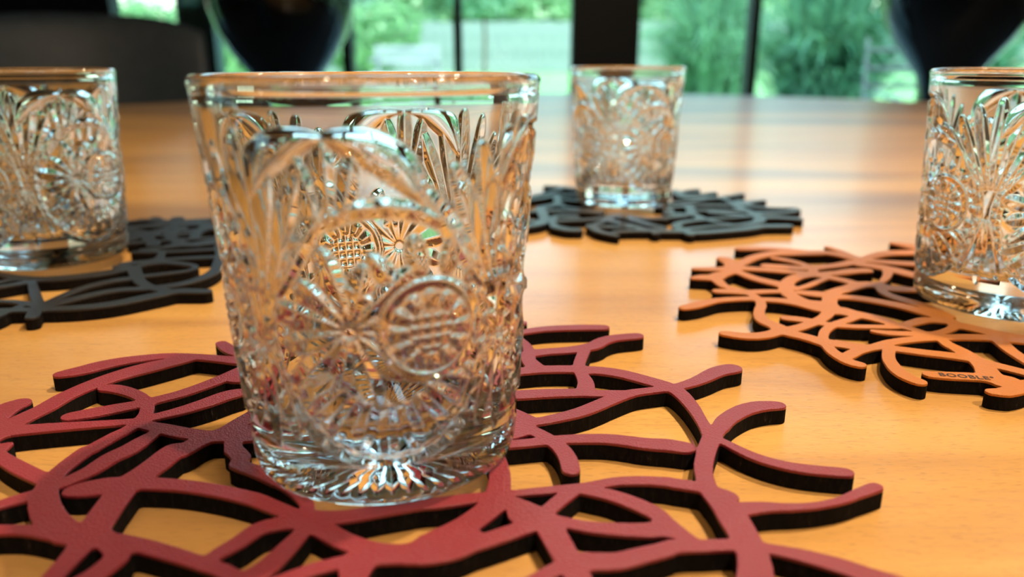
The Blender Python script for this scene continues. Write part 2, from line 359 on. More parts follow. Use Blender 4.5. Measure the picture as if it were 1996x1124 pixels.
'left':'''-2206,3356,47;-2174,3346,66;-2026,3368,74;-1897,3430,86;-1803,3520,88;-1738,3587,90;-1685,3634,89;-1540,3630,67
-2171,3235,59;-2199,3300,54;-2231,3386,59;-2317,3513,37;-2425,3668,53;-2509,3794,49;-2532,3849,15
-2644,3882,77;-2505,3855,101;-2373,3889,90;-2235,3976,104;-2165,4061,100
-2212,4116,78;-2120,4073,84;-2058,3977,64;-1968,3829,51;-1856,3707,54;-1755,3651,62
-2219,3422,39;-2221,3472,43;-2195,3675,58;-2118,3809,63;-2029,3871,69
-2203,3395,78;-2186,3413,74;-2115,3530,65;-2006,3645,56;-1861,3681,66
-1826,3692,66;-1713,3771,73;-1652,3887,56;-1645,4039,74;-1697,4228,57;-1751,4391,45;-1850,4629,40
-2112,4110,42;-2087,4167,68;-1994,4207,64;-1842,4156,65;-1783,4106,1;-1788,4026,45;-1888,3966,51;-1997,3907,50
-2211,4180,72;-1993,4280,59;-1747,4336,58
-2234,4498,52;-2141,4469,9;-2102,4390,51;-2078,4306,54;-2095,4213,50
-2289,4453,45;-2075,4469,46;-1820,4530,48
-2428,4697,53;-2209,4780,54;-1939,4849,54
-2269,4512,49;-2075,4636,49;-1929,4782,48
-2559,4967,59;-2322,5041,60;-2063,5136,61
-2478,5508,104;-2423,5340,55;-2371,5182,72;-2421,5087,63;-2521,4888,61
-2149,5183,87;-2130,4997,68;-2095,4873,65
-2727,5453,53;-2470,5382,84;-2201,5478,69
-2676,5209,60;-2404,5230,63;-2129,5312,65
-2502,3473,31;-2455,3469,37;-2374,3453,47;-2275,3408,53;-2224,3386,48
-2417,3312,67;-2373,3325,55;-2273,3334,53;-2220,3335,68
-2323,3342,38;-2318,3408,40
-2644,3688,45;-2626,3714,60;-2538,3799,62
-2839,3985,46;-2787,3961,42;-2647,3888,60
-2699,3772,43;-2669,3837,48;-2633,3865,66
-2344,3202,53;-2335,3251,50;-2330,3308,36''',
'far':'''1934,5200,186;1754,5190,96;1631,5116,73;1463,5047,76;1242,4984,61;1184,5009,115
2101,5451,71;1962,5511,86;1872,5512,191
2229,5806,43;2114,5716,57;1936,5679,71;1871,5679,145
1886,6195,79;1802,5964,62;1801,5826,87;1832,5679,103;1834,5510,95;1774,5351,76;1646,5251,57;1563,5227,50
2095,6227,45;1974,6162,59;1883,6054,77;1835,6030,148
1848,6037,62;1887,5973,77;2034,5893,55;2223,5866,48
2008,6566,62;1873,6442,65;1759,6359,20;1785,6298,46;1802,6119,56;1811,6029,50
1785,6627,63;1684,6552,56;1544,6489,70;1475,6457,90
1671,6792,67;1565,6725,45;1467,6598,42
1463,6744,61;1460,6531,89;1470,6393,101;1524,6349,110;1638,6364,78;1759,6359,69
1187,6073,58;1281,6106,57;1476,6188,57;1634,6300,57;1756,6350,53
1393,6001,73;1405,5876,68;1372,5718,67;1376,5625,60;1415,5453,44;1482,5308,44;1564,5233,41
1435,6010,64;1553,6015,55;1767,5996,65
1379,5763,55;1497,5789,51;1756,5756,61
1534,5712,74;1607,5677,85;1673,5620,82;1773,5553,50
1379,5480,72;1422,5440,53;1583,5488,36;1793,5551,48
1396,5420,55;1292,5378,69;1184,5283,51;1149,5160,68;1182,5043,86;1192,4935,56
1205,5101,59;1260,5125,59;1400,5186,43;1559,5215,30
1160,5929,60;1308,5953,72;1403,5994,53
1231,5882,55;1215,5776,55;1195,5646,125;1267,5624,101;1345,5611,72
1078,5485,63;1134,5499,58;1282,5568,57
971,5041,94;1043,5031,116;1141,5031,115
395,6059,62;352,6026,78;231,5907,105;230,5710,66;240,5486,69;207,5302,72;141,5228,108;89,5196,93
383,6430,64;382,6252,60;366,6116,60
466,5556,83;329,5555,18;292,5354,47;300,5215,60;315,5167,59;385,5091,154;448,5080,175
547,5229,50;565,5133,76;599,5016,53;691,4903,45
538,5192,45;634,5331,35;732,5490,65;801,5614,32
695,5409,74;784,5294,53;867,5170,49;926,5076,87;1015,5076,59;963,4967,48
696,5017,43;798,5040,44;922,5053,68
744,5586,74;817,5531,61;902,5391,58;981,5245,48;1039,5148,81
332,7005,103;481,6931,90;567,6839,101;666,6778,73
108,6365,53;177,6456,78;335,6647,50;480,6910,44
98,5739,57;294,5785,60;515,5757,59;674,5685,55
328,5393,50;434,5420,51;567,5441,60;737,5530,68
106,6233,53;260,6357,51;390,6495,78;581,6543,72
377,6051,32;443,5916,53;549,5832,54;682,5758,83
415,6287,67;555,6236,68;674,6220,69
93,5412,57;170,5366,68
567,5181,49;718,5181,49;815,5158,48
827,5600,49;970,5484,66;1125,5465,55''',
}

def catmull(P, n):
    P = np.asarray(P, float)
    if len(P) < 3: 
        t = np.linspace(0, 1, 6)[:, None]; return P[0]*(1-t)+P[-1]*t
    Q = np.vstack([2*P[0]-P[1], P, 2*P[-1]-P[-2]]); out = []
    for i in range(1, len(Q)-2):
        a, b, c, d = Q[i-1:i+3]; L = np.linalg.norm(c[:2]-b[:2]); m = max(2, int(L/n))
        for t in np.arange(m)/m:
            out.append(.5*((2*b)+(c-a)*t+(2*a-5*b+4*c-d)*t*t+(3*b-3*c+d-a)*t**3))
    out.append(P[-1]); return np.array(out)
def smoothw(P):
    P = P.copy(); 
    if len(P) > 3:
        for _ in range(2):
            w = P[:, 2].copy(); P[1:-1, 2] = (w[:-2]+2*w[1:-1]+w[2:])/4
    return P
class Field:
    def __init__(s, cx, cy, half=165., step=.6):
        s.step = step; s.xs = np.arange(cx-half, cx+half, step); s.ys = np.arange(cy-half, cy+half, step)
        s.f = np.full((len(s.ys), len(s.xs)), 9.0)
    def stroke(s, P, wmin=2.2, wmax=13.):
        P = catmull(smoothw(np.asarray(P, float)), 2.0); P[:, 2] = np.clip(P[:, 2], wmin, wmax)/2
        for a, b in zip(P, P[1:]):
            R = max(a[2], b[2])+4
            i0 = max(0, int((min(a[0], b[0])-R-s.xs[0])/s.step)); i1 = min(len(s.xs), int((max(a[0], b[0])+R-s.xs[0])/s.step)+2)
            j0 = max(0, int((min(a[1], b[1])-R-s.ys[0])/s.step)); j1 = min(len(s.ys), int((max(a[1], b[1])+R-s.ys[0])/s.step)+2)
            if i1 <= i0 or j1 <= j0: continue
            X, Y = np.meshgrid(s.xs[i0:i1], s.ys[j0:j1]); dx, dy = b[0]-a[0], b[1]-a[1]; L2 = dx*dx+dy*dy+1e-9
            t = np.clip(((X-a[0])*dx+(Y-a[1])*dy)/L2, 0, 1)
            d = np.hypot(X-a[0]-t*dx, Y-a[1]-t*dy)-(a[2]+t*(b[2]-a[2]))
            o = s.f[j0:j1, i0:i1]; k = .9; h = np.maximum(k-np.abs(o-d), 0)/k
            s.f[j0:j1, i0:i1] = np.minimum(o, d)-h*h*k*.25*(np.minimum(np.abs(o), np.abs(d)) > .3)
    def sample(s, X, Y):
        i = np.clip(((X-s.xs[0])/s.step), 0, len(s.xs)-2); j = np.clip(((Y-s.ys[0])/s.step), 0, len(s.ys)-2)
        i0 = i.astype(int); j0 = j.astype(int); u = i-i0; v = j-j0; f = s.f
        r = f[j0, i0]*(1-u)*(1-v)+f[j0, i0+1]*u*(1-v)+f[j0+1, i0]*(1-u)*v+f[j0+1, i0+1]*u*v
        out = (X < s.xs[0]) | (X > s.xs[-1]) | (Y < s.ys[0]) | (Y > s.ys[-1]); r[out] = 9; return r
    def complete(s, cx, cy, ang, mask, src=None):
        X, Y = np.meshgrid(s.xs, s.ys); c, n_ = cos(ang), sin(ang)
        sx, sy, F = src if src else (cx, cy, s)
        r = F.sample(sx+c*(X-cx)-n_*(Y-cy), sy+n_*(X-cx)+c*(Y-cy)); m = mask(X, Y)
        s.f = np.where(m, np.minimum(s.f, r), s.f)
    def contours(s):
        f = s.f.copy(); f[0, :] = f[-1, :] = 9; f[:, 0] = f[:, -1] = 9
        # light smoothing removes pixel noise of the field
        f[1:-1, 1:-1] = (f[1:-1, 1:-1]*4+f[:-2, 1:-1]+f[2:, 1:-1]+f[1:-1, :-2]+f[1:-1, 2:])/8
        f[np.abs(f) < 1e-6] = 1e-6
        IN = f < 0; ny, nx = f.shape
        c = IN[:-1, :-1]*1+IN[:-1, 1:]*2+IN[1:, 1:]*4+IN[1:, :-1]*8
        jj, ii = np.nonzero((c > 0) & (c < 15)); nxt = {}
        # edges: 0 bottom,1 right,2 top,3 left ; inside on the left of travel
        T = {1: [(0, 3)], 2: [(1, 0)], 3: [(1, 3)], 4: [(2, 1)], 5: [(0, 3), (2, 1)], 6: [(2, 0)], 7: [(2, 3)], 8: [(3, 2)], 9: [(0, 2)], 10: [(1, 0), (3, 2)], 11: [(1, 2)], 12: [(3, 1)], 13: [(0, 1)], 14: [(3, 0)]}
        def key(j, i, e): return (j, i, 0) if e == 0 else (j, i+1, 1) if e == 1 else (j+1, i, 0) if e == 2 else (j, i, 1)
        for j, i in zip(jj.tolist(), ii.tolist()):
            for a, b in T[int(c[j, i])]: nxt[key(j, i, a)] = key(j, i, b)
        def pt(k):
            j, i, e = k
            if e == 0: a, b = f[j, i], f[j, i+1]; return (s.xs[i]+s.step*a/(a-b), s.ys[j])
            a, b = f[j, i], f[j+1, i]; return (s.xs[i], s.ys[j]+s.step*a/(a-b))
        loops = []
        while nxt:
            k0, k = nxt.popitem(); L = [pt(k0)]
            while k != k0:
                L.append(pt(k)); k = nxt.pop(k, None)
                if k is None: break
            L = np.array(L)
            A = .5*abs(np.sum(L[:, 0]*np.roll(L[:, 1], -1)-L[:, 1]*np.roll(L[:, 0], -1)))
            if A > 2.5: loops.append((A, L))
        return loops
def simplify(L, tol=.05):
    keep = [0]; i = 0; n = len(L)
    while i < n-1:
        j = min(i+2, n-1); 
        while j < min(i+7, n-1):
            seg = L[i+1:j+1-0]; a, b = L[i], L[j+1]; d = b-a; ln = np.hypot(*d)+1e-9
            if np.max(np.abs((seg[:, 0]-a[0])*d[1]-(seg[:, 1]-a[1])*d[0])/ln) > tol: break
            j += 1
        keep.append(j); i = j
    if keep[-1] == n-1 and np.hypot(*(L[-1]-L[0])) < .05: keep.pop()
    return L[keep]
def slab(loops, cx, cy, z0, z1, bevel):
    cu = bpy.data.curves.new('outline', 'CURVE'); cu.dimensions = '2D'; cu.fill_mode = 'BOTH'
    cu.extrude = (z1-z0)/2-bevel; cu.bevel_depth = bevel; cu.bevel_resolution = 1; cu.offset = -bevel
    for A, L in loops:
        S = simplify(L); sp = cu.splines.new('POLY'); sp.points.add(len(S)-1)
        co = np.zeros((len(S), 4)); co[:, 0] = (S[:, 0]-cx)/1000; co[:, 1] = (S[:, 1]-cy)/1000; co[:, 3] = 1
        sp.points.foreach_set('co', co.ravel()); sp.use_cyclic_u = True
    t = bpy.data.objects.new('outline', cu); C.objects.link(t)
    dg = bpy.context.evaluated_depsgraph_get(); me = bpy.data.meshes.new_from_object(t.evaluated_get(dg))
    bpy.data.objects.remove(t); bpy.data.curves.remove(cu)
    me.transform(Matrix.Translation((0, 0, (z0+z1)/2))); me.materials.clear(); return me
def strokes(k):
    return [[[float(v)/10 for v in p.split(',')] for p in s.split(';')] for s in STROKES[k].split('\n')]
MT = .006
def coaster(F, cx, cy, top, label, keep=None):
    loops = F.contours(); big = max(a for a, _ in loops)
    e = tag(empty('cutout_coaster', (cx/1000, cy/1000, .0002)), label, 'coaster', 'swirl cut-out felt coasters under the glasses')
    obj('felt_base', slab(loops, cx, cy, 0, MT-.0012, 0), 'black_felt', e)
    obj('leather_top', slab(loops, cx, cy, MT-.0012, MT-.0002, .00018), top, e)
    return e
def ring(cx, cy, R, a0, a1, w, n=14, ex=1.0):
    return [(cx+R*cos(radians(a0+(a1-a0)*k/(n-1))), cy+ex*R*sin(radians(a0+(a1-a0)*k/(n-1))), w) for k in range(n)]
# red coaster
RC = (-35., 182.); FR = Field(*RC)
for s in strokes('red'): FR.stroke(s)
for s in [ring(-37, 212, 31, 30, 160, 6), ring(-20, 250, 45, 190, 305, 5), ring(-60, 240, 50, -60, 80, 5.5), ring(-95, 300, 60, -75, 0, 5.5), ring(10, 275, 55, 140, 235, 6), ring(-40, 180, 60, 40, 140, 6)]:
    FR.stroke(s)
FR.complete(RC[0], RC[1], pi, lambda X, Y: Y < 139)
FR.complete(RC[0], RC[1], radians(100), lambda X, Y: (X < -150) & (Y < 230) & (Y > 130))
coaster(FR, *RC, 'burgundy_leather', 'burgundy-topped swirl cut-out coaster in the foreground under the largest-looking glass')
# orange coaster
OC = (208., 347.); FO = Field(*OC)
for s in strokes('orange'): FO.stroke(s)
FO.complete(OC[0], OC[1], pi, lambda X, Y: X-(Y-250)*.35 > 228)
orange = coaster(FO, *OC, 'tan_leather', 'tan-orange-topped swirl cut-out coaster with small printed lettering, at the right')
# black coaster at left
LC = (-275., 437.); FL = Field(*LC)
for s in strokes('left'): FL.stroke(s, 2.6, 9.5)
FL.complete(LC[0], LC[1], pi, lambda X, Y: X < -285)
FL.complete(LC[0], LC[1], radians(75), lambda X, Y: (Y > 460) & (X > -300) & (np.hypot(X-LC[0], Y-LC[1]) < 118), (OC[0], OC[1], FO))
coaster(FL, *LC, 'charcoal_leather', 'matt charcoal swirl cut-out coaster under the glass at the left edge')
# black coaster far
BC = (103., 598.); FB = Field(*BC)
for s in strokes('far'): FB.stroke(s, 3, 8.0)
FB.complete(BC[0], BC[1], pi, lambda X, Y: X < 10)
coaster(FB, *BC, 'black_leather', 'farthest coaster, a black swirl cut-out one with a pale window sheen')

# printed lettering on the orange coaster
def lettering(text, p0, p1, size, parent, base):
    cu = bpy.data.curves.new('lettering', 'FONT'); cu.body = text; cu.size = size; cu.extrude = .00003; cu.offset = size*.022
    cu.space_character = 1.12; cu.align_y = 'CENTER'
    t = bpy.data.objects.new('t', cu); C.objects.link(t); dg = bpy.context.evaluated_depsgraph_get()
    me = bpy.data.meshes.new_from_object(t.evaluated_get(dg)); bpy.data.objects.remove(t); me.materials.clear()
    xs = [v.co.x for v in me.vertices]; L = max(xs)-min(xs); x0 = min(xs)
    d = Vector(p1)-Vector(p0); sc = d.length/L; a = math.atan2(d.y, d.x)
    me.transform(Matrix.Rotation(a, 4, 'Z') @ Matrix.Diagonal((sc, 1, 1, 1)) @ Matrix.Translation((-x0, 0, 0)))
    o = obj('lettering', me, 'ink', parent); o.location = (p0[0]-base[0], p0[1]-base[1], MT-.0001)
    return tag(o, 'small dark printed lettering')
LET = ((.1562, .2555), (.1740, .2514))
lettering('BOOBLE\u00b0', LET[0], LET[1], .0044, orange, (OC[0]/1000, OC[1]/1000))

# ------------------------------------------------------------ pressed-crystal tumblers
GH, GR0, GR1 = .1065, .0378, .0453
def vgroove(X, Z, x0, z0, x1, z1, wmax, depth, pw=1.0):
    """leaf-shaped V cut from (x0,z0) to (x1,z1)"""
    dx, dz = x1-x0, z1-z0; L = math.hypot(dx, dz); t = ((X-x0)*dx+(Z-z0)*dz)/L/L; d = np.abs((X-x0)*dz-(Z-z0)*dx)/L
    wd = wmax*np.sqrt(np.clip(4*t*(1-t), 0, 1))**pw+1e-6
    return np.where((t > 0) & (t < 1), depth*np.clip(1-d/wd, 0, 1)*np.clip(wd/wmax, 0, 1), 0)
def arcgroove(X, Z, cx, cz, R, wd, depth, a0, a1):
    r = np.hypot(X-cx, Z-cz); a = np.degrees(np.arctan2(Z-cz, X-cx)) % 360
    ins = ((a-a0) % 360) <= (a1-a0)
    return np.where(ins, depth*np.clip(1-np.abs(r-R)/wd, 0, 1), 0)
def relief(U, Z):
    """cut depth (mm) at arc length U (mm, period 64) and height Z (mm): medallions between tall fans of flutes"""
    TW = 64.; X0 = U % TW; H = np.zeros_like(U)
    for sh in (-TW, 0, TW):
        X = X0-sh; o = np.zeros_like(X)
        mx_, mz_, MR = 32., 46., 28.5                         # medallion
        rm = np.hypot((X-mx_), (Z-mz_)*.88); am = np.arctan2(Z-mz_, X-mx_); inm = rm < MR-1.2
        bx, bz, sx, sz = 43., 48., 24., 49.
        r = np.hypot(X-bx, Z-bz); a = np.arctan2(Z-bz, X-bx); inb = r < 13.3
        m = np.zeros_like(X)
        for k in range(12):                                   # long leaf cuts radiating through the medallion
            an = radians(15+30*k); L1 = 21. if k % 2 else 17
            m = np.maximum(m, vgroove(X, Z, sx+1.5*cos(an), sz+1.5*sin(an), sx+L1*cos(an), sz+L1*sin(an), 3.3, 2.3, .75))
        for k in range(9):                                    # short cuts above and right of the button
            an = radians(-50+25*k)
            m = np.maximum(m, vgroove(X, Z, bx+14*cos(an), bz+14*sin(an), bx+24*cos(an), bz+24*sin(an), 2.6, 1.9, .8))
        for k in range(9):                                    # cuts fanning down to the foot of the medallion
            an = radians(205+16*k)
            m = np.maximum(m, vgroove(X, Z, 32+13*cos(an), 43+13*sin(an), 32+28*cos(an), 43+28*sin(an), 2.7, 1.9, .7))
        m = m*inm
        b = 1.7*np.clip(1-np.abs(r-12.0)/1.6, 0, 1)           # hobstar button with pointed star and pebbles
        st = np.abs(((a/(2*pi)*12) % 1)-.5)*2
        b = np.where((r < 11) & (r > 5.4), np.maximum(b, 1.8*st*np.clip((11-r)/2.0, 0, 1)*np.clip((r-4.8)/2, 0, 1)), b)
        b = np.where(r < 5.4, 1.2*(1-np.abs(np.sin(X*pi/2.7)*np.sin(Z*pi/2.7))), b)
        m = np.where(inb, b, m); o = np.maximum(o, m)
        edge = 2.1*np.clip(1-np.abs(rm-MR)/2.1, 0, 1)*(.78+.22*np.sin(am*34)); o = np.maximum(o, edge)
        for k in range(-3, 4):                                # tall fan of flutes between the medallions
            an = radians(90+11*k); L = 47*(1-.05*abs(k))
            o = np.maximum(o, vgroove(X, Z, 9*cos(an), 48+9*sin(an), L*cos(an), 48+L*sin(an), 2.9, 2.1, .65))
        for k in range(-2, 3):
            an = radians(270+15*k); L = 33*(1-.09*abs(k))
            o = np.maximum(o, np.where(rm > MR, vgroove(X, Z, 4*cos(an), 48+4*sin(an), L*cos(an), 48+L*sin(an), 2.4, 1.7, .7), 0))
        for k in range(-1, 2):                                # palmette under the arch
            an = radians(90+13*k); L = 31-3*abs(k)
            o = np.maximum(o, np.where(rm > MR, vgroove(X, Z, 21+6*cos(an), 63+6*sin(an), 21+L*cos(an), 63+L*sin(an), 2.7, 2.1, .7), 0))
        rr = np.hypot(X-21, Z-72.); aa = np.degrees(np.arctan2(Z-72., X-21))   # crescent arch
        wd = 4.4*np.clip(1-((np.abs(aa-90)-36)/40)**2, .03, 1)
        o = np.maximum(o, np.where((aa > 5) & (aa < 175) & (rm > MR), 2.3*np.clip(1-((rr-21.5)/wd)**2, 0, 1)*np.clip(wd/2, 0, 1), 0))
        H = np.maximum(H, o)
    return H*np.clip((Z-12)/2, 0, 1)*np.clip((97.5-Z)/3, 0, 1)
def tumbler_mesh(NU=896, NZ=250):
    zs = np.concatenate([np.linspace(.0042, .0978, NZ), np.linspace(.099, .1033, 4)])
    th = np.arange(NU)/NU*2*pi; V = []; 
    def rad_out(z): 
        t = z/GH; r = GR0+(GR1-GR0-.0002)*t
        return r
    # ring list: underside centre -> foot -> outside -> rim -> inside -> inner bottom
    rings = []
    def add(r, z): rings.append(np.stack([r*np.cos(th), r*np.sin(th), np.broadcast_to(z, th.shape)], -1))
    for r in (.004, .010, .015, .020, .025, .0285, .0325):
        amp = .0006*np.clip((r-.006)/.010, 0, 1)*np.clip((.0265-r)/.0015, 0, 1)
        add(r+0*th, .0012*np.clip((.0345-r)/.003, 0, 1)+amp*np.abs(((th/(2*pi)*44) % 1)*2-1))
    add(.0345+0*th, 0.0); add(.0362+0*th, 0.00005); add(.0371+0*th, .0004); add(.0378+0*th, .0014); add(.03815+0*th, .0028)
    Ug, Zg = np.meshgrid(th/(2*pi)*256., zs*1000)
    D = relief(Ug, Zg)/1000
    for i, z in enumerate(zs):
        bulge = .0007*np.clip((z*1000-12)/4, 0, 1)*np.clip((60-z*1000)/12, 0, 1)
        foot = .0004*np.clip((.012-z)/.003, 0, 1)
        add(rad_out(z)+foot+bulge-D[i]*.95, z)
    ro, ri = GR1, GR1-.0046; m = (ro+ri)/2; rr = (ro-ri)/2
    for a in np.linspace(10, 170, 9): add(m+rr*cos(radians(a))+0*th, GH-rr*1.0+rr*sin(radians(a)))
    add(ri+.0001+0*th, GH-.0042); ri = GR1-.0037; add(ri-.0006+0*th, GH-.0062)
    for z in np.linspace(GH-.0085, .024, 14): 
        t = z/GH; add(.0302+(ri-.0302)*t+0*th, z)
    rb = .0302+(ri-.0302)*(.024/GH)
    for a in (15, 30, 45, 60, 75, 90): add((rb-.008)+.008*cos(radians(a))+0*th, .024-.008*sin(radians(a)))
    for r in (.018, .010, .004): add(r+0*th, .0160-.0*r)
    V = np.concatenate(rings); nr = len(rings)
    cb = len(V); V = np.vstack([V, [[0, 0, .0012], [0, 0, .0160]]])
    i, k = np.meshgrid(np.arange(nr-1), np.arange(NU), indexing='ij'); k2 = (k+1) % NU
    Fq = np.stack([i*NU+k, i*NU+k2, (i+1)*NU+k2, (i+1)*NU+k], -1).reshape(-1, 4)
    ks = np.arange(NU); T1 = np.stack([np.full(NU, cb), (ks+1) % NU, ks], -1)
    T2 = np.stack([np.full(NU, cb+1), (nr-1)*NU+ks, (nr-1)*NU+(ks+1) % NU], -1)
    me = bpy.data.meshes.new('tumbler'); 
    me.vertices.add(len(V)); me.vertices.foreach_set('co', V.ravel())
    nl = len(Fq)*4+len(T1)*3+len(T2)*3; me.loops.add(nl)
    me.loops.foreach_set('vertex_index', np.concatenate([Fq.ravel(), T1.ravel(), T2.ravel()]).astype(np.int32))
    st = np.concatenate([np.arange(len(Fq))*4, len(Fq)*4+np.arange(len(T1)+len(T2))*3]).astype(np.int32)
    me.polygons.add(len(st)); me.polygons.foreach_set('loop_start', st)
    me.polygons.foreach_set('use_smooth', np.ones(len(st), bool)); me.update(calc_edges=True); me.validate()
    me.materials.append(MATS['cut_glass']); return me
TM = tumbler_mesh()
GZ = MT+.0004
glasses = [(-.0375, .2066, -124, 'cut-glass tumbler standing on the burgundy coaster, nearest and largest in view'),
           (.0917, .6200, 70, 'cut-glass tumbler standing on the farthest black coaster near the window'),
           (-.2700, .4360, 200, 'cut-glass tumbler on the charcoal coaster, cut off by the left edge'),
           (.2352, .3459, 130, 'cut-glass tumbler on the tan-orange coaster, cut off by the right edge')]
for i, (x, y, a, lab) in enumerate(glasses):
    o = bpy.data.objects.new('glass_tumbler', TM); C.objects.link(o); o.location = (x, y, GZ); o.rotation_euler = (0, 0, radians(a))
    tag(o, lab, 'glass', 'cut-glass tumblers on the coasters')

# ------------------------------------------------------------ grey chair at the far left
def chair(x, y, rz, label):
    e = tag(empty('armchair', (x, y, FZ), rz), label, 'chair')
    # back shell: curved panel, rounded top corners (local: +x width, faces -y)
    NX, NZ = 28, 18; bm = bmesh.new(); G = {}
    W, Hh = .40, .62
    for side in (0, 1):
        for i in range(NX+1):
            for j in range(NZ+1):
                u = -1+2*i/NX; v = j/NZ
                zt = Hh*(1-.10*abs(u)**3.5); wd = W*(.93+.10*v)*(1-.05*max(0, v-.8)**1*5*.4)
                X = u*wd; Y = .02-.16*u*u*(1-.25*v)+.10*v; Z = .42+v*zt
                th = .035*(1-abs(2*v-1)**6*.6)*(1-abs(u)**8*.6)
                G[side, i, j] = bm.verts.new((X, Y+(th if side else -th), Z))
    for side in (0, 1):
        for i in range(NX):
            for j in range(NZ):
                f = (G[side, i, j], G[side, i+1, j], G[side, i+1, j+1], G[side, i, j+1]); bm.faces.new(f if side == 0 else f[::-1])
    for i in range(NX):
        for j in (0, NZ): bm.faces.new((G[0, i, j], G[0, i+1, j], G[1, i+1, j], G[1, i, j]))
    for j in range(NZ):
        for i in (0, NX): bm.faces.new((G[0, i, j], G[0, i, j+1], G[1, i, j+1], G[1, i, j]))
    bmesh.ops.recalc_face_normals(bm, faces=bm.faces)
    o = obj('backrest', bm, 'grey_hide', e, smooth=True)
    obj('seat', box(bmesh.new(), -.36, .36, -.52, .04, .34, .46, .04), 'grey_hide', e, smooth=True)
    for sx in (-.28, .28):
        for sy in (-.42, -.02): obj('leg', tube(bmesh.new(), [(sx*1.1, sy, 0), (sx, sy, .35)], [.012, .018], 10), 'black_metal', e, smooth=True)
chair(-1.52, 2.82, radians(28), 'grey leather armchair with a high curved back beyond the left of the table')

# ------------------------------------------------------------ two black planters in front of the window
def planter(x, y, label, s=1.0):
    e = tag(empty('bowl_planter', (x, y, FZ)), label, 'planter', 'black bowl planters by the window')
    prof = [(0, 0), (.20, 0), (.22, .02), (.20, .05), (.15, .20), (.13, .50), (.125, .72), (.14, .80), (.19, .87), (.27, .97), (.335, 1.08), (.37, 1.20), (.38, 1.32), (.365, 1.42), (.345, 1.46), (.33, 1.46), (.345, 1.40), (.355, 1.30), (.30, 1.28), (0, 1.27)]
    obj('bowl', lathe([(r*s, z*s) for r, z in prof], 72), 'black_glaze', e, smooth=True)
    obj('soil', lathe([(0, 1.275*s), (.33*s, 1.275*s), (.345*s, 1.30*s), (.30*s, 1.33*s), (0, 1.34*s)], 40), 'bark', e)
    bm = bmesh.new(); rnd = random.Random(int(x*100))
    for k in range(42):
        a = rnd.uniform(0, 2*pi); L = rnd.uniform(.35, .6); hgt = rnd.uniform(.12, .38); w0 = rnd.uniform(.012, .022); pr = None
        for t in [i/8 for i in range(9)]:
            r = .1*s+L*t; z = 1.32*s+hgt*sin(pi*min(t*1.15, 1))*1.0-.10*t*t; wd = w0*(sin(pi*min(1, t*.9+.1)))+.001
            c = Vector((r*cos(a), r*sin(a), z)); n_ = Vector((-sin(a), cos(a), .2))*wd
            q2 = (bm.verts.new(c-n_), bm.verts.new(c+n_))
            if pr: bm.faces.new((pr[0], pr[1], q2[1], q2[0]))
            pr = q2
    tag(obj('foliage', bm, 'leaf_dark', e), kind='stuff')
planter(-1.13, 3.95, 'black bowl planter on a slim pedestal, left of the wide dark window post', .93)
planter(2.19, 3.95, 'black bowl planter on a slim pedestal, at the right by the window')

# ------------------------------------------------------------ outdoors
GZ0 = -.80
bm = bmesh.new(); NXg, NYg = 60, 60; g = []
def lawn_z(y): 
    t = min(1, max(0, (y-8)/14)); return GZ0+.66*t*t*(3-2*t)
for j in range(NYg+1):
    y = 4.6+j*(50-4.6)/NYg
    g.append([bm.verts.new((-40+80*i/NXg, y, lawn_z(y))) for i in range(NXg+1)])
for j in range(NYg):
    for i in range(NXg): bm.faces.new((g[j][i], g[j][i+1], g[j+1][i+1], g[j+1][i]))
tag(obj('ground', bm, 'lawn'), 'sloping bright green lawn outside the windows', 'lawn')['kind'] = 'structure'
tag(obj('terrace', box(bmesh.new(), -6, 6, 4.56, 7.6, GZ0-.05, GZ0+.03), 'paving'), 'pale paved terrace just outside the windows', 'terrace')['kind'] = 'structure'
# board fence
FY = 22.0; fz0 = lawn_z(FY)
fe = tag(empty('board_fence', (0, FY, fz0)), 'pale grey-green vertical board fence at the end of the lawn', 'fence')
bmm = bmesh.new(); box(bmm, -.115, .115, -.012, .012, 0, 1.35, .004); bme = bpy.data.meshes.new('board'); bmm.to_mesh(bme); bmm.free(); bme.materials.append(MATS['fence_wood'])
for k in range(84):
    o = bpy.data.objects.new('board', bme); C.objects.link(o); o.parent = fe; o.location = (-8+.25*k, random.uniform(-.01, .01), random.uniform(-.02, .02))
for z in (.25, 1.05): obj('rail', box(bmesh.new(), -8.1, 13, .015, .06, z, z+.09), 'fence_wood', fe)
# bench
be = tag(empty('garden_bench', (-1.62, 12.0, lawn_z(12.0))), 'pale slatted garden bench standing on the lawn', 'bench')
zt = .36-lawn_z(12.0)
for k in range(4): obj('seat_slat', box(bmesh.new(), -.52, .52, -.26+.135*k, -.26+.135*k+.11, zt-.42, zt-.38, .005), 'bench_wood', be)
for k in range(3): obj('back_slat', box(bmesh.new(), -.52, .52, .27, .30, zt-.26+.1*k, zt-.18+.1*k, .005), 'bench_wood', be)
for sx in (-.5, .44):
    obj('leg', box(bmesh.new(), sx, sx+.06, -.26, -.20, 0, zt-.42), 'bench_wood', be); obj('leg', box(bmesh.new(), sx, sx+.06, .24, .30, 0, zt+.02), 'bench_wood', be)
    obj('armrest', box(bmesh.new(), sx, sx+.06, -.28, .28, zt-.22, zt-.18, .005), 'bench_wood', be)

